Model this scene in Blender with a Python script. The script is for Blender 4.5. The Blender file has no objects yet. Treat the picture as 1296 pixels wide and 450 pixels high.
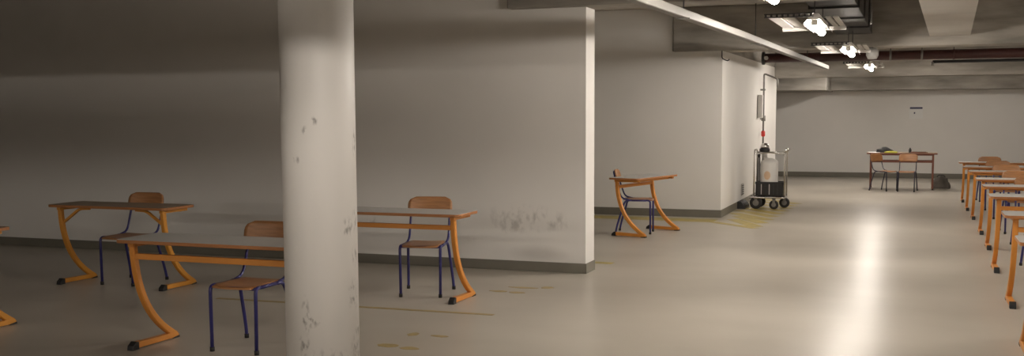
import bpy, bmesh, math, random
from mathutils import Vector, Matrix
random.seed(7)
S = bpy.context.scene
C = S.collection
PI = math.pi

# ------------------------------------------------------------------ camera, world, exposure
F_PX, CAM_H, YAW, PITCH, SHIFT, ROLL = 1348.87, 1.5816, 0.35802, 0.09456, 46.41, -0.004593
fw = Vector((-math.sin(YAW)*math.cos(PITCH), math.cos(YAW)*math.cos(PITCH), -math.sin(PITCH)))
rt = Vector((math.cos(YAW), math.sin(YAW), 0))
up = rt.cross(fw)
r2 = rt*math.cos(ROLL) + up*math.sin(ROLL)
u2 = up*math.cos(ROLL) - rt*math.sin(ROLL)
cd = bpy.data.cameras.new('camera'); cam = bpy.data.objects.new('camera', cd); C.objects.link(cam)
m = Matrix((r2, u2, -fw)).transposed().to_4x4(); m.translation = Vector((0, 0, CAM_H))
cam.matrix_world = m
cd.sensor_fit = 'HORIZONTAL'; cd.sensor_width = 36.0
cd.lens = F_PX/1296*36.0; cd.shift_y = SHIFT/1296; cd.clip_start = 0.05; cd.clip_end = 200
S.camera = cam

LAMP = 222.0               # emission of the tubes
LAMP_COL = (1.0, 0.918, 0.825)
w = bpy.data.worlds.new('world'); S.world = w; w.use_nodes = True
w.node_tree.nodes['Background'].inputs[0].default_value = (1.0, 0.92, 0.84, 1)
w.node_tree.nodes['Background'].inputs[1].default_value = 0.0
S.view_settings.view_transform = 'Standard'; S.view_settings.look = 'None'
S.view_settings.exposure = 0.0; S.view_settings.gamma = 1.0; S.view_settings.use_curve_mapping = False

# ------------------------------------------------------------------ materials
def mat(name, col, rough=0.5, metal=0.0, var=0.0, scale=8.0, emit=None, estr=0.0, bump=0.0, stretch=None, spec=None):
    mt = bpy.data.materials.new(name); mt.use_nodes = True
    nt = mt.node_tree; b = nt.nodes['Principled BSDF']
    b.inputs['Base Color'].default_value = (*col, 1); b.inputs['Roughness'].default_value = rough
    b.inputs['Metallic'].default_value = metal
    if spec is not None: b.inputs['Specular IOR Level'].default_value = spec
    if emit: b.inputs['Emission Color'].default_value = (*emit, 1); b.inputs['Emission Strength'].default_value = estr
    if var or bump:
        tc = nt.nodes.new('ShaderNodeTexCoord'); n = nt.nodes.new('ShaderNodeTexNoise')
        mp = nt.nodes.new('ShaderNodeMapping'); mp.inputs['Scale'].default_value = stretch or (1, 1, 1)
        n.inputs['Scale'].default_value = scale; n.inputs['Detail'].default_value = 6
        nt.links.new(tc.outputs['Object'], mp.inputs[0]); nt.links.new(mp.outputs[0], n.inputs['Vector'])
        r = nt.nodes.new('ShaderNodeValToRGB')
        r.color_ramp.elements[0].position = 0.3; r.color_ramp.elements[1].position = 0.7
        r.color_ramp.elements[0].color = (*[c*(1-var) for c in col], 1)
        r.color_ramp.elements[1].color = (*[min(1, c*(1+var)) for c in col], 1)
        nt.links.new(n.outputs[0], r.inputs[0]); nt.links.new(r.outputs[0], b.inputs['Base Color'])
        if bump:
            bp = nt.nodes.new('ShaderNodeBump'); bp.inputs['Strength'].default_value = bump; bp.inputs['Distance'].default_value = 0.01
            nt.links.new(n.outputs[0], bp.inputs['Height']); nt.links.new(bp.outputs[0], b.inputs['Normal'])
    return mt

def add_marks(mt, marks, col, noise_scale, lo=0.45, hi=0.6, strength=0.7, stretch=(1, 1, 1)):
    """dirt of its own shape: ellipsoids (centre, radii) broken up by noise, mixed over the base colour"""
    nt = mt.node_tree; N = nt.nodes.new; L = nt.links.new
    b = nt.nodes['Principled BSDF']
    tc = N('ShaderNodeTexCoord'); total = None
    for c, s in marks:
        sub = N('ShaderNodeVectorMath'); sub.operation = 'SUBTRACT'; sub.inputs[1].default_value = c
        mul = N('ShaderNodeVectorMath'); mul.operation = 'MULTIPLY'; mul.inputs[1].default_value = [1/q for q in s]
        ln = N('ShaderNodeVectorMath'); ln.operation = 'LENGTH'
        L(tc.outputs['Object'], sub.inputs[0]); L(sub.outputs[0], mul.inputs[0]); L(mul.outputs[0], ln.inputs[0])
        mr = N('ShaderNodeMapRange'); mr.inputs['From Min'].default_value = 1.0; mr.inputs['From Max'].default_value = 0.35
        L(ln.outputs['Value'], mr.inputs['Value'])
        if total is None: total = mr.outputs[0]
        else:
            mx = N('ShaderNodeMath'); mx.operation = 'MAXIMUM'; L(total, mx.inputs[0]); L(mr.outputs[0], mx.inputs[1]); total = mx.outputs[0]
    mp = N('ShaderNodeMapping'); mp.inputs['Scale'].default_value = stretch
    L(tc.outputs['Object'], mp.inputs[0])
    n = N('ShaderNodeTexNoise'); n.inputs['Scale'].default_value = noise_scale; n.inputs['Detail'].default_value = 4
    L(mp.outputs[0], n.inputs['Vector'])
    mr = N('ShaderNodeMapRange'); mr.inputs['From Min'].default_value = lo; mr.inputs['From Max'].default_value = hi
    L(n.outputs[0], mr.inputs['Value'])
    f = N('ShaderNodeMath'); f.operation = 'MULTIPLY'; L(total, f.inputs[0]); L(mr.outputs[0], f.inputs[1])
    f2 = N('ShaderNodeMath'); f2.operation = 'MULTIPLY'; L(f.outputs[0], f2.inputs[0]); f2.inputs[1].default_value = strength
    mix = N('ShaderNodeMix'); mix.data_type = 'RGBA'
    ci = b.inputs['Base Color']
    if ci.is_linked: L(ci.links[0].from_socket, mix.inputs[6])
    else: mix.inputs[6].default_value = ci.default_value
    mix.inputs[7].default_value = (*col, 1)
    L(f2.outputs[0], mix.inputs[0]); L(mix.outputs[2], ci)

M = {}
M['wall'] = mat('white wall paint', (0.72, 0.695, 0.66), 0.65, var=0.04, scale=0.8)
M['wall_scuffed'] = mat('scuffed white wall paint', (0.72, 0.695, 0.66), 0.65, var=0.04, scale=0.8)
add_marks(M['wall_scuffed'], [((-3.62, 10, 0.53), (0.52, 0.5, 0.16)), ((-3.75, 10, 0.47), (0.25, 0.5, 0.12)), ((-3.3, 10, 0.5), (0.2, 0.5, 0.1)),
                              ((-5.35, 10, 0.45), (0.10, .5, .06))], (0.27, 0.25, 0.23), 9, 0.47, 0.66, 0.5, (1.6, 1, 1.0))
add_marks(M['wall_scuffed'], [((-3.48, 10.05, .18), (.34, .5, .10))], (0.5, 0.48, 0.45), 1, -1, 0, 0.6)
M['column'] = mat('scuffed white column paint', (0.74, 0.715, 0.685), 0.5, var=0.03, scale=1.5)
M['skirting'] = mat('olive grey skirting paint', (0.16, 0.148, 0.118), 0.45, var=0.08, scale=3)
M['concrete'] = mat('raw board marked concrete', (0.30, 0.277, 0.245), 0.8, var=0.36, scale=2.2, bump=0.25, stretch=(0.5, 0.5, 2.5))
M['fitting'] = mat('off white fitting plastic', (0.34, 0.33, 0.31), 0.5)
M['concrete_dark'] = mat('dusty dark concrete', (0.36, 0.33, 0.295), 0.85, var=0.25, scale=1.5, bump=0.2)
M['haunch'] = mat('grey painted concrete', (0.38, 0.355, 0.32), 0.7, var=0.06, scale=2)
M['orange'] = mat('orange lacquered steel', (0.60, 0.235, 0.038), 0.42, var=0.05, scale=5)
M['yellow_orange'] = mat('yellow ochre lacquered steel', (0.60, 0.26, 0.035), 0.42, var=0.05, scale=5)
M['blue'] = mat('dark blue lacquered tube', (0.028, 0.026, 0.135), 0.35)
M['rubber'] = mat('black rubber', (0.012, 0.011, 0.011), 0.6)
M['wood'] = mat('varnished beech plywood', (0.35, 0.165, 0.065), 0.38, var=0.22, scale=7, stretch=(1, 9, 9))
M['wood_edge'] = mat('orange brown wooden edge', (0.36, 0.145, 0.045), 0.42, var=0.15, scale=6, stretch=(1, 6, 6))
M['laminate'] = mat('grey desk laminate', (0.50, 0.485, 0.46), 0.33, var=0.05, scale=4)
M['laminate_brown'] = mat('worn brown desk laminate', (0.27, 0.19, 0.125), 0.4, var=0.08, scale=4)
M['white_metal'] = mat('white lacquered sheet metal', (0.75, 0.72, 0.68), 0.4)
M['lamp_metal'] = mat('grey white lamp louvre metal', (0.52, 0.50, 0.47), 0.5)
M['dark_metal'] = mat('dark galvanised metal', (0.035, 0.033, 0.034), 0.55, metal=0.1, var=0.2, scale=4)
M['galv'] = mat('galvanised steel', (0.20, 0.188, 0.172), 0.45, metal=0.35, var=0.06, scale=3)
M['chrome'] = mat('chromed tube', (0.70, 0.68, 0.66), 0.22, metal=1.0)
M['red_pipe'] = mat('dark red pipe paint', (0.055, 0.015, 0.012), 0.5, var=0.15, scale=4)
M['red'] = mat('red plastic', (0.55, 0.03, 0.02), 0.4)
M['black_plastic'] = mat('black plastic', (0.015, 0.014, 0.014), 0.45)
M['grey_plastic'] = mat('grey plastic', (0.42, 0.40, 0.38), 0.45)
M['canister'] = mat('white enamelled canister', (0.62, 0.60, 0.57), 0.4)
M['orange_label'] = mat('faded orange print', (0.60, 0.42, 0.28), 0.5)
M['yellow_paint'] = mat('worn yellow floor paint', (0.40, 0.31, 0.075), 0.4, var=0.22, scale=9)
M['faded_paint'] = mat('faded ochre floor paint', (0.36, 0.26, 0.09), 0.4, var=0.2, scale=14)
M['brown_steel'] = mat('red brown lacquered steel', (0.17, 0.055, 0.03), 0.45)
M['dark_blue_frame'] = mat('blackish blue tube', (0.02, 0.018, 0.035), 0.4)
M['paper'] = mat('white paper', (0.75, 0.74, 0.72), 0.7)
M['blue_print'] = mat('dark blue print', (0.05, 0.05, 0.11), 0.6)
M['yellow_paper'] = mat('yellow green paper', (0.55, 0.52, 0.07), 0.7)
M['black_cloth'] = mat('black cloth', (0.013, 0.012, 0.012), 0.85, bump=0.4, scale=25)
M['dark_cloth'] = mat('dark grey brown cloth', (0.10, 0.086, 0.072), 0.85, bump=0.4, scale=12)
M['tube'] = mat('lit fluorescent tube', (1, 1, 1), 0.5, emit=LAMP_COL, estr=LAMP)

# polished concrete floor
def floor_mat():
    mt = mat('polished concrete floor', (0.385, 0.35, 0.30), 0.30, spec=0.2)
    nt = mt.node_tree; N = nt.nodes.new; L = nt.links.new; b = nt.nodes['Principled BSDF']
    tc = N('ShaderNodeTexCoord')
    mp = N('ShaderNodeMapping'); mp.inputs['Scale'].default_value = (0.5, 0.8, 1); L(tc.outputs['Object'], mp.inputs[0])
    n1 = N('ShaderNodeTexNoise'); n1.inputs['Scale'].default_value = 1.0; n1.inputs['Detail'].default_value = 3; n1.inputs['Roughness'].default_value = 0.45
    L(mp.outputs[0], n1.inputs['Vector'])
    mr = N('ShaderNodeMapRange'); mr.interpolation_type = 'SMOOTHSTEP'; mr.inputs['From Min'].default_value = 0.2; mr.inputs['From Max'].default_value = 0.8
    L(n1.outputs[0], mr.inputs['Value'])
    mix = N('ShaderNodeMix'); mix.data_type = 'RGBA'
    mix.inputs[6].default_value = (0.365, 0.328, 0.275, 1); mix.inputs[7].default_value = (0.47, 0.428, 0.365, 1)
    L(mr.outputs[0], mix.inputs[0]); L(mix.outputs[2], b.inputs['Base Color'])
    return mt
M['floor'] = floor_mat()

# ------------------------------------------------------------------ geometry helpers
def bm_new(): return bmesh.new()
def add_box(bm, x0, x1, y0, y1, z0, z1, bev=0.0, rot=0.0, mi=0):
    t = bmesh.new()
    vs = [t.verts.new((x, y, z)) for x in (x0, x1) for y in (y0, y1) for z in (z0, z1)]
    for f in ((0,1,3,2),(4,6,7,5),(0,4,5,1),(2,3,7,6),(0,2,6,4),(1,5,7,3)): t.faces.new([vs[i] for i in f])
    if bev: bmesh.ops.bevel(t, geom=t.edges[:], offset=bev, segments=2, affect='EDGES', profile=0.5)
    merge(bm, t, Matrix.Rotation(rot, 4, 'Z') if rot else None, mi)
def merge(bm, t, mx=None, mi=0):
    if mx is not None: bmesh.ops.transform(t, matrix=mx, verts=t.verts)
    mp = {}
    for v in t.verts: mp[v] = bm.verts.new(v.co)
    for f in t.faces:
        try:
            g = bm.faces.new([mp[v] for v in f.verts]); g.material_index = mi or f.material_index; g.smooth = f.smooth
        except ValueError: pass
    t.free()
def prism(bm, pts, axis, a, b, mi=0, bev=0.0):
    """pts: outline in the two other axes, extruded along axis from a to b"""
    t = bmesh.new()
    def P(p, q):
        return {'X': (q, p[0], p[1]), 'Y': (p[0], q, p[1]), 'Z': (p[0], p[1], q)}[axis]
    lo = [t.verts.new(P(p, a)) for p in pts]; hi = [t.verts.new(P(p, b)) for p in pts]
    n = len(pts)
    t.faces.new(lo[::-1]); t.faces.new(hi)
    for i in range(n): t.faces.new((lo[i], lo[(i+1) % n], hi[(i+1) % n], hi[i]))
    bmesh.ops.recalc_face_normals(t, faces=t.faces)
    if bev: bmesh.ops.bevel(t, geom=t.edges[:], offset=bev, segments=2, affect='EDGES', profile=0.5)
    merge(bm, t, None, mi)
def round_path(pts, r, seg=5):
    """fillet the corners of a polyline"""
    pts = [Vector(p) for p in pts]; out = [pts[0]]
    for i in range(1, len(pts)-1):
        a, b, c = pts[i-1], pts[i], pts[i+1]
        d1 = min(r, (a-b).length*0.49); d2 = min(r, (c-b).length*0.49)
        p, q = b+(a-b).normalized()*d1, b+(c-b).normalized()*d2
        for k in range(seg+1):
            t = k/seg; out.append(p*(1-t)**2 + b*2*t*(1-t) + q*t*t)
    out.append(pts[-1]); return out
def sweep(bm, path, prof, side=None, closed=False, mi=0, smooth=True):
    """sweep a closed 2-D profile along a path; side fixes the first profile axis"""
    P = [Vector(p) for p in path]; n = len(P); rings = []
    prev = None
    for i in range(n):
        if closed: t = (P[(i+1) % n]-P[i-1]).normalized()
        else: t = (P[min(i+1, n-1)]-P[max(i-1, 0)]).normalized()
        if side is not None: a = Vector(side)
        elif prev is not None: a = prev
        else: a = Vector((0, 0, 1)) if abs(t.z) < 0.9 else Vector((1, 0, 0))
        a = (a - t*a.dot(t)).normalized(); prev = a
        b = t.cross(a)
        rings.append([bm.verts.new(P[i]+a*u+b*v) for u, v in prof])
    k = len(prof); R = range(n if closed else n-1)
    for i in R:
        A, B = rings[i], rings[(i+1) % n]
        for j in range(k):
            f = bm.faces.new((A[j], A[(j+1) % k], B[(j+1) % k], B[j])); f.smooth = smooth; f.material_index = mi
    if not closed:
        bm.faces.new(rings[0][::-1]).material_index = mi; bm.faces.new(rings[-1]).material_index = mi
def circ(r, n=10): return [(r*math.cos(2*PI*i/n), r*math.sin(2*PI*i/n)) for i in range(n)]
def rect(w_, h_, c=0.004):
    a, b = w_/2, h_/2
    return [(a-c, -b), (a, -b+c), (a, b-c), (a-c, b), (-a+c, b), (-a, b-c), (-a, -b+c), (-a+c, -b)]
def tube(bm, pts, r, n=10, fillet=0, closed=False):
    sweep(bm, round_path(pts, fillet) if fillet else pts, circ(r, n), closed=closed)
def lathe(bm, prof, n=24, center=(0, 0, 0), mx=None, mi=0):
    t = bmesh.new(); rings = []
    for r, z in prof:
        rings.append([t.verts.new((r*math.cos(2*PI*i/n), r*math.sin(2*PI*i/n), z)) for i in range(n)])
    for A, B in zip(rings, rings[1:]):
        for i in range(n): t.faces.new((A[i], A[(i+1) % n], B[(i+1) % n], B[i])).smooth = True
    t.faces.new(rings[0][::-1]); t.faces.new(rings[-1])
    mm = Matrix.Translation(center) @ (mx or Matrix.Identity(4))
    merge(bm, t, mm, mi)
def obj(name, bm, mats, parent=None, loc=None, smooth_angle=None):
    me = bpy.data.meshes.new(name); bmesh.ops.recalc_face_normals(bm, faces=bm.faces)
    bm.to_mesh(me); bm.free()
    for m_ in (mats if isinstance(mats, (list, tuple)) else [mats]): me.materials.append(m_)
    o = bpy.data.objects.new(name, me); C.objects.link(o)
    if parent: o.parent = parent
    if loc: o.location = loc
    return o
def tag(o, label, cat, group=None, kind=None):
    o['label'] = label; o['category'] = cat
    if group: o['group'] = group
    if kind: o['kind'] = kind
    return o
def thing(name, label, cat, loc=(0, 0, 0), rz=0.0, group=None):
    o = bpy.data.objects.new(name, None); C.objects.link(o); o.empty_display_size = 0.1
    o.location = loc; o.rotation_euler = (0, 0, rz)
    return tag(o, label, cat, group)
def struct(name, bm, mt, label=None):
    o = obj(name, bm, mt); o['kind'] = 'structure'
    if label: o['label'] = label
    return o
def kids(o, pool): return [c for c in pool if c.parent is o]
def copy_tree(src, loc, rz, label, scale=1.0):
    pool = list(C.objects)
    def rec(o, parent):
        c = o.copy(); C.objects.link(c); c.parent = parent
        for k in kids(o, pool): rec(k, c)
        return c
    r = rec(src, None); r.location = loc; r.rotation_euler = (0, 0, rz); r.scale = (scale,)*3
    r['label'] = label
    return r

# ------------------------------------------------------------------ room shell
CEIL = 3.15
XL, XR, YB = -15.0, 7.5, -9.0
WY, RY, FY, CX = 10.05, 16.13, 27.2, -2.67     # left wall face, recess wall face, far wall face, corner wall face
b = bm_new(); add_box(b, XL-.3, XR+.3, YB-.3, FY+.6, -0.2, 0.0); struct('floor', b, M['floor'])
b = bm_new(); add_box(b, XL-.3, XR+.3, YB-.3, FY+.6, CEIL, CEIL+.25); struct('ceiling', b, M['concrete_dark'])
b = bm_new(); add_box(b, XL, -2.985, WY, WY+0.30, 0, CEIL); struct('wall_left', b, M['wall_scuffed'])
b = bm_new(); add_box(b, XL, CX, RY, 22.95, 0, 2.5)
add_box(b, XL, -3.42, RY, 22.95, 2.5, CEIL); struct('wall_recess', b, M['wall'])
b = bm_new(); add_box(b, -9, XR, FY, FY+0.3, 0, CEIL); struct('wall_far', b, M['wall'])
b = bm_new(); add_box(b, XR, XR+.3, YB, FY, 0, CEIL); struct('wall_right', b, M['wall'])
b = bm_new(); add_box(b, XL, XR, YB-.3, YB, 0, CEIL); struct('wall_back', b, M['wall'])
b = bm_new(); add_box(b, XL-.3, XL, YB, FY, 0, CEIL); struct('wall_end', b, M['wall'])
# skirtings
b = bm_new(); add_box(b, XL, -2.975, WY-.012, WY, 0, 0.10, 0.003); add_box(b, -2.985, -2.973, WY-.012, WY+.30, 0, .10, .003); struct('baseboard_left', b, M['skirting'])
b = bm_new(); add_box(b, -9, CX, RY-.012, RY, 0, 0.115, 0.003); struct('baseboard_recess', b, M['skirting'])
b = bm_new(); add_box(b, CX, CX+.012, RY-.012, 22.95, 0, 0.115, 0.003); struct('baseboard_corner', b, M['skirting'])
b = bm_new(); add_box(b, -9, XR, FY-.015, FY, 0, 0.12, 0.003); struct('baseboard_far', b, M['skirting'])

# ceiling beams (concrete, parallel to the left wall)
b = bm_new(); add_box(b, -3.76, XR, 9.93, 10.37, 2.605, CEIL, 0.012); struct('trim_1', b, M['concrete'], 'raw concrete beam above the end of the left wall')
b = bm_new(); add_box(b, -3.40, XR, 16.05, 16.55, 2.495, CEIL, 0.012); struct('trim_2', b, M['concrete'], 'raw concrete beam across the middle of the hall')
b = bm_new(); add_box(b, -3.42, CX-.005, RY-.04, 22.95, 2.5, CEIL, 0.012); struct('trim_3', b, M['concrete'], 'raw concrete beam on top of the corner wall')
b = bm_new(); add_box(b, -9, -1.82, 25.0, FY, 2.07, 2.66, 0.012); struct('trim_4', b, M['concrete'], 'deep concrete block at the left of the far beam')
b = bm_new(); add_box(b, -1.82, XR, 26.4, FY, 2.09, 2.39, 0.012); struct('trim_5', b, M['concrete'], 'lower concrete lintel above the far wall')
b = bm_new(); add_box(b, CX, XR, 22.6, 23.0, 2.285, CEIL, 0.012); struct('trim_6', b, M['concrete'], 'upper concrete beam before the far wall')
b = bm_new(); add_box(b, XL, XR, 3.2, 3.5, 2.24, CEIL, 0.012); struct('trim_7', b, M['concrete'], 'unseen concrete beam near the camera, added to shade the left wall')  # out of view, added to cast the shade bands on the left wall
b = bm_new(); add_box(b, XL, XR, -3.6, -3.2, 2.45, CEIL, 0.012); struct('trim_8', b, M['concrete'], 'raw concrete beam behind the camera')
# downstand under the ceiling at the right
b = bm_new()
t = [(0.02, 10.37, 2.60), (0.53, 10.37, 2.60), (0.72, 16.06, 2.62), (0.20, 16.06, 2.62)]
lo = [b.verts.new(p) for p in t]; hi = [b.verts.new((p[0], p[1], CEIL)) for p in t]
b.faces.new(lo); b.faces.new(hi[::-1])
for i in range(4): b.faces.new((lo[i], hi[i], hi[(i+1) % 4], lo[(i+1) % 4]))
struct('trim_9', b, M['haunch'], 'pale grey downstand between the two ceiling beams')

# round column
COLX, COLY, COLR = -2.975, 5.0, 0.197
a0 = math.atan2(-COLY, -COLX)          # direction from column to camera
def on_col(side, z, rx=0.03, rz=0.05): # side -1..1 across the visible face
    a = a0 + math.asin(max(-1, min(1, side)))
    return ((COLR*math.cos(a), COLR*math.sin(a), z), (rx*1.5, rx*1.5, rz*1.4))
add_marks(M['column'], [on_col(.93, 1.02, .03, .06), on_col(.72, .98, .035, .05), on_col(.9, .83, .025, .05), on_col(.85, .62, .04, .07), on_col(.9, .30, .04, .09),
    on_col(.95, .42, .03, .04), on_col(-.45, .52, .02, .09), on_col(-.3, .50, .04, .03), on_col(0.0, .22, .12, .10), on_col(.45, .24, .06, .08), on_col(-.5, .36, .03, .05),
    on_col(.94, 1.42, .02, .07), on_col(-.35, 1.5, .015, .02), on_col(-.1, 1.55, .015, .02), on_col(-.6, 1.35, .02, .02)],
    (0.16, 0.145, 0.13), 46, 0.48, 0.64, 0.68, (1, 1, 0.5))
b = bm_new(); lathe(b, [(COLR, 0), (COLR, CEIL)], 64); o = struct('trim_10', b, M['column'], 'round white painted column with black scuffs'); o.location = (COLX, COLY, 0)

# ------------------------------------------------------------------ ceiling lights
def make_light():
    t = thing('ceiling_light', '', 'lamp')
    b = bm_new(); add_box(b, -.05, .05, -.62, .62, .075, .12, .006); obj('housing', b, M['white_metal'], t)
    b = bm_new(); tube(b, [(0, -.45, 0.012), (0, .45, 0.012)], .035, 16); obj('tube', b, M['tube'], t)
    b = bm_new()
    prism(b, [(-.095, .022), (-.058, .068), (.058, .068), (.095, .022), (.099, .024), (.061, .074), (-.061, .074), (-.099, .024)], 'Y', -.60, .60); obj('reflector', b, M['white_metal'], t)
    for y in (-.475, .475):
        b = bm_new(); add_box(b, -.03, .03, y-.025, y+.025, .015, .072, .005); obj('socket', b, M['lamp_metal'], t)
    b = bm_new(); add_box(b, -.43, .23, .66, .70, .05, .09, .004); obj('frame_bar', b, M['lamp_metal'], t)
    b = bm_new(); add_box(b, -.44, .02, -.80, -.77, .075, .085, .002); add_box(b, -.44, .02, -.80, -.77, .105, .115, .002)
    for k in range(9): add_box(b, -.435+k*.052, -.415+k*.052, -.795, -.775, .084, .106)
    obj('frame_bar', b, M['dark_metal'], t)
    for x0, x1 in ((-.42, -.31), (-.29, -.18), (.10, .15), (.17, .22)):
        b = bm_new(); add_box(b, x0, x1, -.66 if x0 < 0 else -.5, .665, .085, .10, .003); obj('slat', b, M['lamp_metal'], t)
    for y in (-.5, .5):
        b = bm_new(); tube(b, [(0, y, .10), (0, y, CEIL-2.40)], .005, 6); obj('hanger_rod', b, M['dark_metal'], t)
    return t
LZ = 2.40
spots = [((-.98, 7.75), 'lamp nearest the camera in the row, cut off by the top edge of the photo'),
         ((-.91, 11.3), 'second lamp of the ceiling row, lit tube with white slats beside it'),
         ((-.79, 14.95), 'third lamp of the ceiling row, beside the small round white fitting'),
         ((-.74, 20.8), 'farthest lamp of the ceiling row, low before the far wall beam'),
         ((-1.05, 2.30), 'added unseen lamp above the photographer just behind the front beam'),  # added with the next lamp, out of view, for the left wall bands
         ((-1.05, -2.6), 'added unseen lamp behind the photographer near the rear beam'),
         ((4.2, 2.0), 'added unseen fill lamp at the right, level with the photographer'),  # right hand lamps are all added out of view as fill light
         ((4.2, 8.1), 'added unseen fill lamp at the right beside the nearest desks'),
         ((4.2, 13.2), 'added unseen fill lamp at the right beside the middle desks'),
         ((4.2, 16.5), 'added unseen fill lamp at the right beside the farthest desks'),
         ((-.70, 24.0), 'added lamp hidden between the two far beams to brighten the far wall'),  # added out of sight to brighten the far wall
         ((-9.5, -2.6), 'added unseen fill lamp at the left behind the photographer'),  # added out of view to lift the dark left side
         ((-6.2, -2.6), 'added unseen fill lamp behind the photographer at the left')]  # also an added fill, feeds the bands on the left wall
L0 = make_light()
for i, ((x, y), lab) in enumerate(spots):
    if i == 0: L0.location = (x, y, LZ); L0['label'] = lab; o = L0
    else: o = copy_tree(L0, (x, y, {20.8: 2.36, 24.0: 2.44, 14.95: 2.345}.get(y, LZ)), PI/2 if y in (2.30, -2.6, .3) else 0, lab)
    o['group'] = 'hanging tube lights along the ceiling'

# ventilation duct above the lamps
t = thing('ventilation_duct', 'dark rectangular duct running under the ceiling above the lamps', 'duct', (-.80, 0, 0))
b = bm_new(); add_box(b, -.24, .24, 10.40, 16.03, 2.68, 3.05, .008); obj('duct_body', b, M['dark_metal'], t)
for y in (11.8, 13.2, 14.6):
    b = bm_new(); add_box(b, -.26, .26, y-.02, y+.02, 2.66, 3.07); obj('flange', b, M['dark_metal'], t)
for y in (11.0, 15.4):
    for x in (-.2, .2):
        b = bm_new(); tube(b, [(x, y, 3.04), (x, y, CEIL)], .006, 6); obj('hanger_rod', b, M['dark_metal'], t)

# galvanised trunking
t = thing('cable_trunking', 'long bright galvanised trunking hanging under the ceiling', 'trunking')
b = bm_new(); sweep(b, [(-1.90, 5.0, 2.40), (-1.86, 7.7, 2.40), (-1.72, 11.7, 2.40), (-1.50, 20.6, 2.40)], rect(.085, .07, .006), side=(1, 0, 0), smooth=False); obj('trunking_body', b, M['galv'], t)
for x, y in ((-1.80, 8.9), (-1.70, 12.5), (-1.58, 17.6)):
    b = bm_new(); tube(b, [(x, y, 2.42), (x, y, CEIL)], .006, 6); obj('hanger_rod', b, M['dark_metal'], t)
    b = bm_new(); add_box(b, x-.055, x+.055, y-.015, y+.015, 2.355, 2.364); obj('bracket', b, M['galv'], t)

# red main pipe and thin black pipe
PY, PZ = 19.45, 2.535
t = thing('sprinkler_pipe', 'thick dark red pipe crossing the ceiling behind the middle beam', 'pipe')
b = bm_new(); tube(b, [(-2.50, PY, PZ), (XR, PY, PZ)], .080, 16); obj('pipe_body', b, M['red_pipe'], t)
b = bm_new(); lathe(b, [(.115, 0), (.115, .05)], 16, mx=Matrix.Rotation(PI/2, 4, 'Y'), center=(-2.52, PY, PZ)); obj('flange', b, M['black_plastic'], t)
b = bm_new(); lathe(b, [(.038, 0), (.033, .06)], 12, mx=Matrix.Rotation(PI/2, 4, 'X'), center=(-2.44, PY-.065, PZ)); obj('gauge', b, M['grey_plastic'], t)
for x in (-.39, .11, .61, 2.1):
    b = bm_new(); lathe(b, [(.088, 0), (.088, .035)], 16, mx=Matrix.Rotation(PI/2, 4, 'Y'), center=(x, PY, PZ)); obj('clamp', b, M['galv'] if x < .2 else M['red_pipe'], t)
    b = bm_new(); tube(b, [(x+.017, PY, PZ+.08), (x+.017, PY, CEIL)], .007, 6); obj('hanger_rod', b, M['dark_metal'], t)
t = thing('water_pipe', 'thin black pipe hanging just below the thick red pipe', 'pipe')
b = bm_new(); tube(b, [(.30, PY+.02, 2.418), (XR, PY+.02, 2.418)], .026, 10); obj('pipe_body', b, M['black_plastic'], t)
b = bm_new(); tube(b, [(.30, PY+.02, 2.418), (.30, PY+.02, 2.385), (.30, PY+.02, 2.35)], .03, 10); obj('sprinkler_head', b, M['galv'], t)
for x in (.9, 1.7):
    b = bm_new(); tube(b, [(x, PY+.02, 2.40), (x, PY+.02, 2.453)], .012, 6); obj('clamp', b, M['galv'], t)

t = thing('sprinkler_pipe', 'added unseen dark red pipe shading the left wall from behind the photographer', 'pipe')  # added out of view to block light for the darker wall band
b = bm_new(); tube(b, [(XL+.05, -1.5, 2.315), (XR-.05, -1.5, 2.315)], .036, 14); obj('pipe_body', b, M['red_pipe'], t)
for x in (-6, -2, 2, 6):
    b = bm_new(); tube(b, [(x, -1.5, 2.35), (x, -1.5, CEIL)], .007, 6); obj('hanger_rod', b, M['dark_metal'], t)
# round white fitting beside the third lamp
t = thing('bulkhead_fitting', 'small round white fitting hanging right of the third lamp', 'fitting', (-.553, 16.13, 2.41))
b = bm_new(); lathe(b, [(.02, -.085), (.06, -.08), (.085, -.03), (.085, .04), (.05, .075), (.015, .08)], 20); obj('body', b, M['fitting'], t)
b = bm_new(); tube(b, [(0, 0, .07), (0, 0, 0.0855)], .012, 8); obj('stem', b, M['dark_metal'], t)
# loose rod hanging before the beam
t = thing('hanging_rod', 'thin rod hanging down from the ceiling before the middle beam', 'rod', (-.43, 12.0, 0))
b = bm_new(); tube(b, [(0, 0, CEIL), (0, 0, 2.52)], .005, 6); obj('rod', b, M['galv'], t)
b = bm_new(); tube(b, [(0, 0, 2.52), (0, 0, 2.50)], .012, 8); obj('nut', b, M['galv'], t)
# hook at the corner
b = bm_new(); tube(b, [(CX+.0, RY-.06, 2.52), (CX+.0, RY-.06, 2.38), (CX+.09, RY-.06, 2.34), (CX+.11, RY-.06, 2.37)], .008, 8, .03)
tag(obj('ceiling_hook', b, M['dark_metal']), 'thin dark wire hook hanging at the white wall corner', 'hook')

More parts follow.
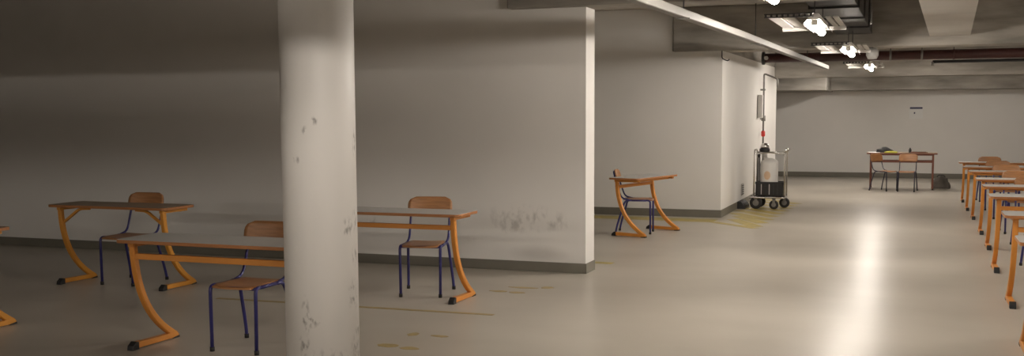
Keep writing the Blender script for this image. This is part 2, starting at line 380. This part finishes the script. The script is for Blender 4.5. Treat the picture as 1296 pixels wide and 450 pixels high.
# ------------------------------------------------------------------ floor markings
def flat(name, polys, mt, label, cat='floor marking', group=None):
    b = bm_new()
    for p in polys: prism(b, p, 'Z', 0.0, 0.0015)
    return tag(obj(name, b, mt), label, cat, group)
def ln(x0, y0, x1, y1, w_):
    d = Vector((x1-x0, y1-y0)); n = Vector((-d.y, d.x)).normalized()*w_/2
    return [(x0+n.x, y0+n.y), (x1+n.x, y1+n.y), (x1-n.x, y1-n.y), (x0-n.x, y0-n.y)]
flat('floor_line', [ln(-5.6, 7.66, -3.05, 7.73, .055)], M['faded_paint'], 'thin ochre line on the floor in front of the desk beside the column')
flat('floor_line', [ln(-8.5, 15.82, -2.66, 15.62, .42)], M['yellow_paint'], 'wide worn yellow strip on the floor along the recess wall')
pol = []
for k in range(9):
    y = 15.0 + k*.50
    pol.append(ln(-2.60 if k > 1 else -2.45, y+.95, -1.98+.02*k, y, .20))
pol.append(ln(-2.66, 15.45, -1.97, 14.80, .14))
flat('hatched_marking', pol, M['yellow_paint'], 'yellow diagonal hatching on the floor under and before the trolley')
flat('floor_line', [ln(-3.25, 10.86, -2.92, 10.84, .12)], M['yellow_paint'], 'short yellow dash on the floor just behind the left wall end')
def blotch(cx, cy, rx, ry, n=11, seed=0):
    r = random.Random(seed); return [(cx+rx*(.7+.3*r.random())*math.cos(2*PI*i/n), cy+ry*(.7+.3*r.random())*math.sin(2*PI*i/n)) for i in range(n)]
for k, (cx, cy, rx, ry) in enumerate([(-3.27, 9.05, .17, .045), (-3.07, 9.12, .07, .07), (-3.42, 8.80, .10, .05), (-3.24, 8.78, .10, .05)]):
    flat('paint_stain', [blotch(cx, cy, rx, ry, seed=k+1)], M['faded_paint'], 'faded yellow smudge on the floor near the left wall end', group='yellow smudges near the wall end')
for k, (cx, cy, rx, ry) in enumerate([(-3.33, 6.45, .09, .06), (-3.15, 6.42, .08, .05), (-3.33, 6.85, .05, .07), (-3.12, 6.85, .09, .04)]):
    flat('paint_stain', [blotch(cx, cy, rx, ry, seed=k+5)], M['faded_paint'], 'faded yellow smudge on the floor right beside the column', group='yellow smudges beside the column')

# ------------------------------------------------------------------ desks
def tabletop(W, D, z, th, mats, name, parent):
    r = 0.045; pts = []
    for sx, sy, a in ((1, 1, 0), (-1, 1, PI/2), (-1, -1, PI), (1, -1, 1.5*PI)):
        for k in range(6):
            t = a + k*PI/10; pts.append((sx*(W/2-r)+r*math.cos(t), sy*(D/2-r)+r*math.sin(t)))
    b = bm_new(); prism(b, pts, 'Z', z-th, z, bev=0.003)
    for f in b.faces:
        f.normal_update(); f.material_index = 0 if f.normal.z > .9 else 1
    return obj(name, b, mats, parent)
def make_desk(W, label, braced=False, D=0.45):
    t = thing('school_desk', label, 'desk')
    steel = M['yellow_orange'] if braced else M['orange']
    tabletop(W, D, .755, .024, [M['laminate_brown'] if braced else M['laminate'], M['wood_edge']], 'tabletop', t)
    lx = W/2-.085
    path = []
    ctrl = [Vector((-.135, .725)), Vector((-.13, .36)), Vector((.02, .16)), Vector((.265, .022))]
    for k in range(15):
        q = k/14; p = ctrl[0]*(1-q)**3 + ctrl[1]*3*q*(1-q)**2 + ctrl[2]*3*q*q*(1-q) + ctrl[3]*q**3
        path.append(p)
    for s in (-1, 1):
        b = bm_new(); sweep(b, [(s*lx, p.x, p.y) for p in path], rect(.042, .046, .006), side=(1, 0, 0), smooth=False)
        lg = obj('leg', b, steel, t)
        b = bm_new(); prism(b, [(-.165, .008), (.275, .004), (.285, .012), (.285, .03), (.24, .042), (-.165, .05)], 'X', s*lx-.022, s*lx+.022, bev=.003); obj('foot', b, steel, lg)
        b = bm_new(); prism(b, [(-.205, 0), (-.14, 0), (-.14, .05), (-.165, .056), (-.20, .03)], 'X', s*lx-.025, s*lx+.025, bev=.003); obj('rubber_cap', b, M['rubber'], lg)
        b = bm_new(); prism(b, [(.22, 0), (.288, 0), (.288, .016), (.22, .008)], 'X', s*lx-.024, s*lx+.024); obj('rubber_cap', b, M['rubber'], lg)
        b = bm_new(); add_box(b, s*lx-.02, s*lx+.02, -.165, .19, .70, .731, .004); obj('top_support', b, steel, t)
    if braced:
        for s in (-1, 1):
            b = bm_new(); sweep(b, round_path([(s*lx, -.11, .575), (s*(lx-.20), -.11, .712), (s*(lx-.32), -.11, .718)], .04), rect(.022, .028, .003), smooth=False); obj('brace', b, steel, t)
        b = bm_new(); add_box(b, -lx, lx, .10, .13, .695, .731, .003); obj('rear_rail', b, steel, t)
    else:
        b = bm_new(); add_box(b, -lx, lx, -.145, -.115, .615, .655, .004); obj('front_rail', b, steel, t)
        b = bm_new(); add_box(b, -lx, lx, .10, .13, .695, .731, .003); obj('rear_rail', b, steel, t)
    return t
W0 = 1.34
desk = make_desk(W0+.12, 'grey-topped orange desk half hidden by the left of the column')
desk.location = (-4.255, 5.93, 0); desk['group'] = 'orange exam desks'
desk = make_desk(W0, 'grey-topped orange desk emerging from behind the right of the column')
desk.location = (-4.14, 8.24, 0); desk['group'] = 'orange exam desks'
braced = make_desk(W0, 'brown-topped desk with diagonal braces behind the nearest left desk', True)
braced.location = (-6.89, 8.0, 0); braced['group'] = 'orange exam desks'
copy_tree(braced, (-6.98, 5.92, 0), 0, 'brown desk at the left edge of the photo, mostly cut off')
narrow = make_desk(1.14, 'single orange desk turned sideways in front of the recess wall'); narrow['group'] = 'orange exam desks'
narrow.location = (-3.29, 13.77, 0); narrow.rotation_euler = (0, 0, math.radians(-104))
row = [(1.335, 7.62, 1, 'right row desk nearest the camera, only its left corner in the frame'),
       (1.39, 9.53, 1, 'second nearest desk of the right row, orange leg fully visible to its black foot'),
       (1.41, 11.57, 1, 'third nearest desk of the right row'),
       (1.44, 13.44, .97, 'fourth nearest desk of the right row'),
       (1.44, 15.07, .95, 'fifth nearest desk of the right row, in front of the third farthest'),
       (1.44, 17.1, .94, 'third farthest desk of the right row'),
       (1.42, 18.6, .93, 'second farthest desk of the right row'),
       (1.42, 20.3, .93, 'farthest desk of the right row, nearest the far wall')]
for x, y, sc, lab in row: copy_tree(desk, (x, y, 0), 0, lab, sc)

# ------------------------------------------------------------------ chairs
def make_chair(label, tube_mat, cat='chair'):
    t = thing('school_chair', label, cat)
    R = .0125
    # seat: gently dished plywood
    b = bm_new(); nx, ny = 10, 10; top = []; bot = []
    for i in range(nx+1):
        for j in range(ny+1):
            u, v = i/nx*2-1, j/ny*2-1
            k = 1-0.10*(abs(v)**6)*1.0
            x = .165*u*(1-.06*abs(v)**5)*(1-.05*(v > 0)*v); y = -.01 + .195*v*(1-.06*abs(u)**5)
            z = .455 - .010*(1-u*u)*(1-.5*v*v) - .018*max(0, -v-.6)**1.5*2
            top.append(b.verts.new((x, y, z))); bot.append(b.verts.new((x, y, z-.010)))
    ix = lambda i, j: i*(ny+1)+j
    for i in range(nx):
        for j in range(ny):
            b.faces.new((top[ix(i, j)], top[ix(i+1, j)], top[ix(i+1, j+1)], top[ix(i, j+1)])).smooth = True
            b.faces.new((bot[ix(i, j)], bot[ix(i, j+1)], bot[ix(i+1, j+1)], bot[ix(i+1, j)])).smooth = True
    edge = [ix(i, 0) for i in range(nx)] + [ix(nx, j) for j in range(ny)] + [ix(i, ny) for i in range(nx, 0, -1)] + [ix(0, j) for j in range(ny, 0, -1)]
    for p, q in zip(edge, edge[1:]+edge[:1]): b.faces.new((top[p], bot[p], bot[q], top[q]))
    obj('seat', b, M['wood'], t)
    # backrest: bent plywood with rounded upper corners
    b = bm_new(); A = []; B = []
    outl = []
    hw, z0, z1, rr = .203, .665, .838, .07
    n = 14; rows = 8
    for j in range(rows+1):
        z = z0 + (z1-z0)*j/rows
        d = max(0, z-(z1-rr)); wj = hw - (rr - math.sqrt(max(0, rr*rr-d*d)))
        d2 = max(0, (z0+.03)-z); wj -= (.03 - math.sqrt(max(0, .0009-d2*d2)))
        for i in range(n+1):
            x = wj*(i/n*2-1); y = .236 + (z-z0)*.22 + .026*(1-(x/hw)**2)
            A.append(b.verts.new((x, y, z))); B.append(b.verts.new((x, y+.010, z)))
    ix2 = lambda j, i: j*(n+1)+i
    for j in range(rows):
        for i in range(n):
            b.faces.new((A[ix2(j, i)], A[ix2(j, i+1)], A[ix2(j+1, i+1)], A[ix2(j+1, i)])).smooth = True
            b.faces.new((B[ix2(j, i)], B[ix2(j+1, i)], B[ix2(j+1, i+1)], B[ix2(j, i+1)])).smooth = True
    edge = [ix2(0, i) for i in range(n)] + [ix2(j, n) for j in range(rows)] + [ix2(rows, i) for i in range(n, 0, -1)] + [ix2(j, 0) for j in range(rows, 0, -1)]
    for p, q in zip(edge, edge[1:]+edge[:1]): b.faces.new((A[p], B[p], B[q], A[q]))
    obj('backrest', b, M['wood'], t)
    for s in (-1, 1):
        b = bm_new(); tube(b, [(s*.175, -.185, .012), (s*.178, -.183, .44), (s*.176, -.13, .445)], R, 10, .04); lg = obj('leg', b, tube_mat, t)
        b = bm_new(); lathe(b, [(.016, 0), (.016, .03)], 10, (s*.175, -.185, 0)); obj('foot_cap', b, M['rubber'], lg)
        b = bm_new(); tube(b, [(s*.176, .06, .443), (s*.182, .15, .44), (s*.205, .25, .10), (s*.21, .265, .012)], R, 10, .07); lg = obj('leg', b, tube_mat, t)
        b = bm_new(); lathe(b, [(.016, 0), (.016, .03)], 10, (s*.21, .265, 0)); obj('foot_cap', b, M['rubber'], lg)
    b = bm_new()
    for s in (-1, 1): tube(b, [(s*.176, -.13, .441), (s*.176, .06, .441)], R, 10)
    tube(b, [(-.176, -.17, .436), (.176, -.17, .436)], .010, 8); tube(b, [(-.176, .10, .436), (.176, .10, .436)], .010, 8)
    obj('seat_frame', b, tube_mat, t)
    b = bm_new()
    tube(b, [(-.176, .09, .446), (-.178, .195, .47), (-.178, .262, .66), (-.178, .300, .812), (0, .318, .816), (.178, .300, .812), (.178, .262, .66), (.178, .195, .47), (.176, .09, .446)], .0105, 10, .06)
    obj('back_frame', b, tube_mat, t)
    return t
chair = make_chair('wooden school chair with blue legs half hidden by the left of the column', M['blue'])
chair['group'] = 'wooden school chairs'; chair.location = (-4.19, 6.085, 0)
copy_tree(chair, (-6.91, 8.12, 0), math.radians(1), 'wooden chair with dark blue legs behind the brown braced desk')
copy_tree(chair, (-3.99, 8.46, 0), math.radians(13), 'wooden chair with blue legs at the desk right of the column')
copy_tree(chair, (-3.37, 13.77, 0), math.radians(97), 'wooden chair pushed sideways under the single desk by the recess wall')
ords = ['nearest', 'second nearest', 'third nearest', 'fourth nearest', 'fifth nearest', 'third farthest', 'second farthest', 'farthest']
for (x, y, sc, _), o_ in zip(row, ords):
    copy_tree(chair, (x-.12+.02*sc, y+.20, 0), math.radians(random.uniform(-4, 4)), 'wooden chair with blue legs at the %s desk of the right row' % o_, sc)

# ------------------------------------------------------------------ invigilator's table by the far wall
t = thing('table', 'red-brown table with thin straight legs standing before the far wall', 'table', (-.17, 23.4, 0))
tabletop(1.36, .60, .745, .028, [M['laminate_brown'], M['brown_steel']], 'tabletop', t)
for sx in (-1, 1):
    for sy in (-1, 1):
        b = bm_new(); sweep(b, [(sx*.60, sy*.25, 0.012), (sx*.60, sy*.25, .718)], rect(.03, .03, .004), side=(1, 0, 0), smooth=False); lg = obj('leg', b, M['brown_steel'], t)
        b = bm_new(); add_box(b, sx*.60-.018, sx*.60+.018, sy*.25-.018, sy*.25+.018, 0, .02, .003); obj('foot_cap', b, M['rubber'], lg)
for sy in (-1, 1):
    b = bm_new(); add_box(b, -.60, .60, sy*.25-.012, sy*.25+.012, .54 if sy > 0 else .55, .585, .003); obj('cross_rail', b, M['brown_steel'], t)
b = bm_new(); add_box(b, -.60, .60, -.262, -.238, .695, .717, .003); obj('apron', b, M['brown_steel'], t)
darkchair = make_chair('brown chair with dark legs at the left of the far table, turned aside', M['dark_blue_frame'])
darkchair['group'] = 'wooden school chairs'
darkchair.location = (-.47, 22.72, 0); darkchair.rotation_euler = (0, 0, math.radians(52)); darkchair.scale = (.88,)*3
copy_tree(darkchair, (-.06, 22.66, 0), math.radians(-4), 'brown chair with dark legs at the middle of the far table', .88)

TZ = .745
def blob(b, c, r, seed, squash=1.0, n=3, amp=.12):
    t_ = bmesh.new(); bmesh.ops.create_icosphere(t_, subdivisions=n, radius=1.0); rr = random.Random(seed)
    ph = [rr.uniform(0, 6) for _ in range(6)]
    for v in t_.verts:
        k = 1 + amp*(math.sin(3*v.co.x+ph[0])*math.sin(4*v.co.y+ph[1]) + .6*math.sin(6*v.co.z+ph[2]+5*v.co.x) + .4*math.sin(9*v.co.y+ph[3]))
        v.co = Vector((c[0]+v.co.x*r[0]*k, c[1]+v.co.y*r[1]*k, c[2]+max(-.98*0, v.co.z)*r[2]*k if v.co.z > 0 else c[2]))
    for f in t_.faces: f.smooth = True
    bmesh.ops.remove_doubles(t_, verts=t_.verts, dist=1e-5)
    merge(b, t_)
b = bm_new(); blob(b, (0, 0, .001), (.17, .13, .10), 3); t = thing('black_bag', 'soft black bag slumped on the left of the far table', 'bag', (-.51, 23.45, TZ))
obj('bag_body', b, M['black_cloth'], t)
b = bm_new(); tube(b, [(-.12, -.10, .01), (-.16, -.125, .025), (.02, -.15, .012), (.13, -.12, .012)], .008, 6, .03); obj('strap', b, M['black_cloth'], t)
b = bm_new(); add_box(b, -.105, .105, -.15, .15, 0, .006, .001); o = tag(obj('paper_sheet', b, M['paper'], None, (-.72, 23.36, TZ)), 'white papers on the left end of the far table', 'paper'); o.rotation_euler = (0, 0, .2)
b = bm_new(); prism(b, [(-.12, 0), (.12, 0), (.12, .025), (.02, .038), (-.09, .03), (-.12, .018)], 'Y', -.09, .09, bev=.004); o = tag(obj('folder', b, M['yellow_paper'], None, (-.38, 23.19, TZ)), 'yellow-green folder lying in front of the black bag on the far table', 'folder'); o.rotation_euler = (0, 0, -.1)
t = thing('bottle', 'small dark bottle standing on the right half of the far table', 'bottle', (-.015, 23.35, TZ))
b = bm_new(); lathe(b, [(.026, 0), (.028, .01), (.028, .065), (.012, .082)], 16); obj('bottle_body', b, M['black_plastic'], t)
b = bm_new(); lathe(b, [(.014, .08), (.014, .10)], 12); obj('cap', b, M['black_plastic'], t)
t = thing('pencil_case', 'flat brown pencil case lying at the right end of the far table', 'case', (.16, 23.30, TZ))
b = bm_new(); prism(b, [(-.17, 0), (.17, 0), (.165, .016), (.05, .022), (-.15, .024)], 'Y', -.04, .04, bev=.005); obj('case_body', b, M['brown_steel'], t)
b = bm_new(); tube(b, [(-.13, -.01, .024), (.13, -.01, .022)], .003, 6); obj('zip', b, M['dark_metal'], t)
t = thing('floor_bag', 'dark grey-brown bag standing on the floor right of the far table', 'bag', (.60, 23.75, 0))
b = bm_new()
tt = bmesh.new(); bmesh.ops.create_cube(tt, size=1); bmesh.ops.subdivide_edges(tt, edges=tt.edges[:], cuts=7, use_grid_fill=True)
for v in tt.verts:
    z = v.co.z+.5; k = 1-.34*z**1.6
    q = max(abs(v.co.x), abs(v.co.y))*2; ln_ = math.hypot(v.co.x, v.co.y)*2
    f = (q/ln_)**.55 if ln_ > 1e-6 else 1
    top = .255*(1-.18*(v.co.x*2)**2*(z > .5)) + .012*math.sin(9*v.co.x+2)*z
    v.co = Vector((v.co.x*.37*k*f + .01*math.sin(7*z), v.co.y*.24*k*f + .01*math.sin(11*v.co.x), z*top))
for f in tt.faces: f.smooth = True
merge(b, tt); obj('bag_body', b, M['dark_cloth'], t)
b = bm_new(); tube(b, [(-.08, -.02, .235), (-.05, -.03, .275), (.05, -.03, .275), (.08, -.02, .235)], .008, 8, .03); obj('handle', b, M['black_cloth'], t)

# notice on the far wall
t = thing('wall_notice', 'small white notice with a dark blue heading on the far wall', 'notice', (.09, FY, 1.56))
b = bm_new(); add_box(b, -.15, .15, -.004, 0, -.15, .16); obj('sheet', b, M['paper'], t)
b = bm_new(); add_box(b, -.14, .14, -.006, -.004, .085, .13); obj('heading', b, M['blue_print'], t)
b = bm_new(); add_box(b, -.05, -.02, -.006, -.004, -.03, .01, 0); obj('mark', b, M['blue_print'], t)

# ------------------------------------------------------------------ trolley with crate and canister
TX, TY = -2.17, 18.0
t = thing('trolley', 'chrome-framed trolley with small wheels parked by the white corner wall', 'trolley', (TX, TY, 0))
b = bm_new()
tube(b, [(-.25, -.20, .19), (.25, -.20, .19), (.25, .20, .19), (-.25, .20, .19), (-.249, -.195, .19)], .016, 10, .04)
for y in (-.1, 0, .1): tube(b, [(-.25, y, .19), (.25, y, .19)], .009, 8)
obj('deck_frame', b, M['chrome'], t)
b = bm_new(); tube(b, [(-.30, -.23, .19), (-.30, .23, .19), (-.24, .23, .19)], .016, 8, .04); tube(b, [(-.30, -.23, .19), (-.05, -.23, .19)], .016, 8); obj('bumper', b, M['chrome'], t)
for x in (-.24, .25):
    b = bm_new(); tube(b, [(x, -.17, .19), (x, -.17, .97), (x, .17, .97), (x, .17, .19)], .013, 10, .08); obj('upright', b, M['chrome'], t)
b = bm_new(); tube(b, [(-.24, -.17, .90), (.0, -.17, .93), (.25, -.17, .90)], .012, 10, .1); tube(b, [(.25, -.17, .93), (.29, -.20, .98), (.29, .2, .98), (.25, .17, .93)], .013, 10, .04); tube(b, [(-.24, .17, .92), (.25, .17, .92)], .012, 10); obj('handle', b, M['chrome'], t)
for x, y, r in ((-.20, -.19, .10), (-.19, .19, .10), (.09, -.19, .075), (.22, .17, .085)):
    b = bm_new(); lathe(b, [(r*.8, -.02), (r, -.014), (r, .014), (r*.8, .02)], 20, (x, y, r), Matrix.Rotation(PI/2, 4, 'X')); wh = obj('wheel', b, M['rubber'], t)
    b = bm_new(); lathe(b, [(r*.5, -.024), (r*.5, .024)], 16, (x, y, r), Matrix.Rotation(PI/2, 4, 'X')); obj('hub', b, M['galv'], wh)
    b = bm_new(); add_box(b, x-.02, x+.02, y-.035, y-.027, r-.01, .18); add_box(b, x-.02, x+.02, y+.027, y+.035, r-.01, .18); add_box(b, x-.03, x+.03, y-.035, y+.035, .165, .178); obj('fork', b, M['galv'], wh)
t = thing('crate', 'black plastic crate sitting on the chrome trolley', 'crate', (TX, TY, .207))
b = bm_new()
x0, x1, y0, y1, h = -.215, .225, -.148, .148, .23
add_box(b, x0, x1, y0, y1, 0, .012)
for (a, c, d, e) in ((x0, x1, y0, y0+.01), (x0, x1, y1-.01, y1), (x0, x0+.01, y0, y1), (x1-.01, x1, y0, y1)): add_box(b, a, c, d, e, 0, h)
obj('crate_body', b, M['black_plastic'], t)
b = bm_new()
for (a, c, d, e) in ((x0-.005, x1+.005, y0-.012, y0+.01), (x0-.005, x1+.005, y1-.01, y1+.012), (x0-.008, x0+.01, y0, y1), (x1-.01, x1+.008, y0, y1)): add_box(b, a, c, d, e, h-.03, h+.008, .003)
obj('rim', b, M['black_plastic'], t)
for k in range(7):
    x = x0+.03+k*.064
    b = bm_new(); add_box(b, x-.006, x+.006, y0-.010, y0, .03, h-.03, .002); obj('rib', b, M['grey_plastic'] if k in (1, 3) else M['black_plastic'], t)
t = thing('canister', 'tall white canister with orange round print standing in the black crate', 'canister', (TX-.015, TY, .22))
b = bm_new(); lathe(b, [(.10, 0), (.14, .005), (.143, .02), (.143, .53), (.13, .565), (.07, .60), (.05, .61)], 36); obj('canister_body', b, M['canister'], t)
b = bm_new()
nn = 20; a_c = math.radians(-97); prev = None
for q in range(1, 5):
    ring0 = [b.verts.new((.1445*math.cos(a_c+.055*q/4*math.cos(2*PI*i/nn)/.1445), .1445*math.sin(a_c+.055*q/4*math.cos(2*PI*i/nn)/.1445), .33+.07*q/4*math.sin(2*PI*i/nn))) for i in range(nn)]
    if prev is None: b.faces.new(ring0)
    else:
        for i in range(nn): b.faces.new((prev[i], ring0[i], ring0[(i+1) % nn], prev[(i+1) % nn]))
    prev = ring0
obj('round_print', b, M['orange_label'], t)
b = bm_new(); lathe(b, [(.045, .60), (.045, .72)], 20, (-.08, 0, 0)); lathe(b, [(.05, .58), (.05, .62)], 20, (-.07, 0, 0)); obj('neck', b, M['grey_plastic'], t)
b = bm_new(); lathe(b, [(.06, .71), (.085, .72), (.085, .765), (.06, .775)], 24, (-.08, 0, 0)); obj('collar', b, M['black_plastic'], t)
b = bm_new(); lathe(b, [(.07, .775), (.068, .81), (.05, .845), (.02, .858)], 24, (-.08, 0, 0)); obj('cap', b, M['chrome'], t)
# narrow black post case beside the canister
t = thing('folded_tripod', 'slim dark rods standing upright at the left of the trolley', 'tripod', (TX-.195, TY-.05, .22))
for dx in (-.012, .014):
    b = bm_new(); tube(b, [(dx+.015, 0, 0), (dx+.015, 0, .62)], .011, 8); obj('leg', b, M['dark_metal'], t)
b = bm_new(); lathe(b, [(.02, .62), (.024, .66), (.012, .70)], 12, (.016, 0, 0)); obj('head', b, M['black_plastic'], t)

# riser pipe with valve on the corner wall
t = thing('riser_pipe', 'thin grey riser with a small red valve on the white corner wall', 'pipe', (CX+.008, 20.4, 0))
b = bm_new(); tube(b, [(.06, 0, .02), (.06, 0, 2.30), (.30, .05, 2.20), (.30, .05, 2.05)], .017, 10, .04); obj('pipe_body', b, M['galv'], t)
b = bm_new(); add_box(b, .0, .09, -.40, -.28, 1.48, 1.90, .01); obj('gauge_case', b, M['canister'], t)
b = bm_new(); lathe(b, [(.025, 0), (.038, .02), (.038, .09), (.025, .11)], 16, (.06, 0, 1.13)); obj('valve', b, M['red'], t)
b = bm_new(); lathe(b, [(.04, 0), (.04, .10)], 14, (.06, 0, 1.42)); add_box(b, .0, .06, -.02, .02, 1.45, 1.47); obj('coupling', b, M['galv'], t)
for z in (.6, 2.0):
    b = bm_new(); add_box(b, 0, .09, -.03, .03, z-.015, z+.015, .004); obj('clamp', b, M['galv'], t)
# rubber bumper and grille at the foot of the corner wall
t = thing('wall_bumper', 'low black rubber block at the foot of the corner wall beside the trolley', 'bumper', (CX+.012, 17.95, 0))
b = bm_new(); prism(b, [(0, 0), (.13, 0), (.13, .05), (.06, .12), (0, .12)], 'Y', -.25, .25, bev=.008); obj('block', b, M['rubber'], t)
for y in (-.18, .18):
    b = bm_new(); lathe(b, [(.014, 0), (.014, .008)], 10, (.1, y, .085), Matrix.Rotation(math.radians(45), 4, 'Y')); obj('bolt', b, M['galv'], t)
t = thing('wall_grille', 'small grey grille on the corner wall above the rubber block', 'grille', (CX, 18.3, .28))
b = bm_new(); add_box(b, 0, .012, -.12, .12, -.10, .10, .003); obj('frame', b, M['grey_plastic'], t)
for k in range(5):
    b = bm_new(); add_box(b, .012, .02, -.10, .10, -.08+k*.035, -.065+k*.035); obj('slat', b, M['dark_metal'], t)
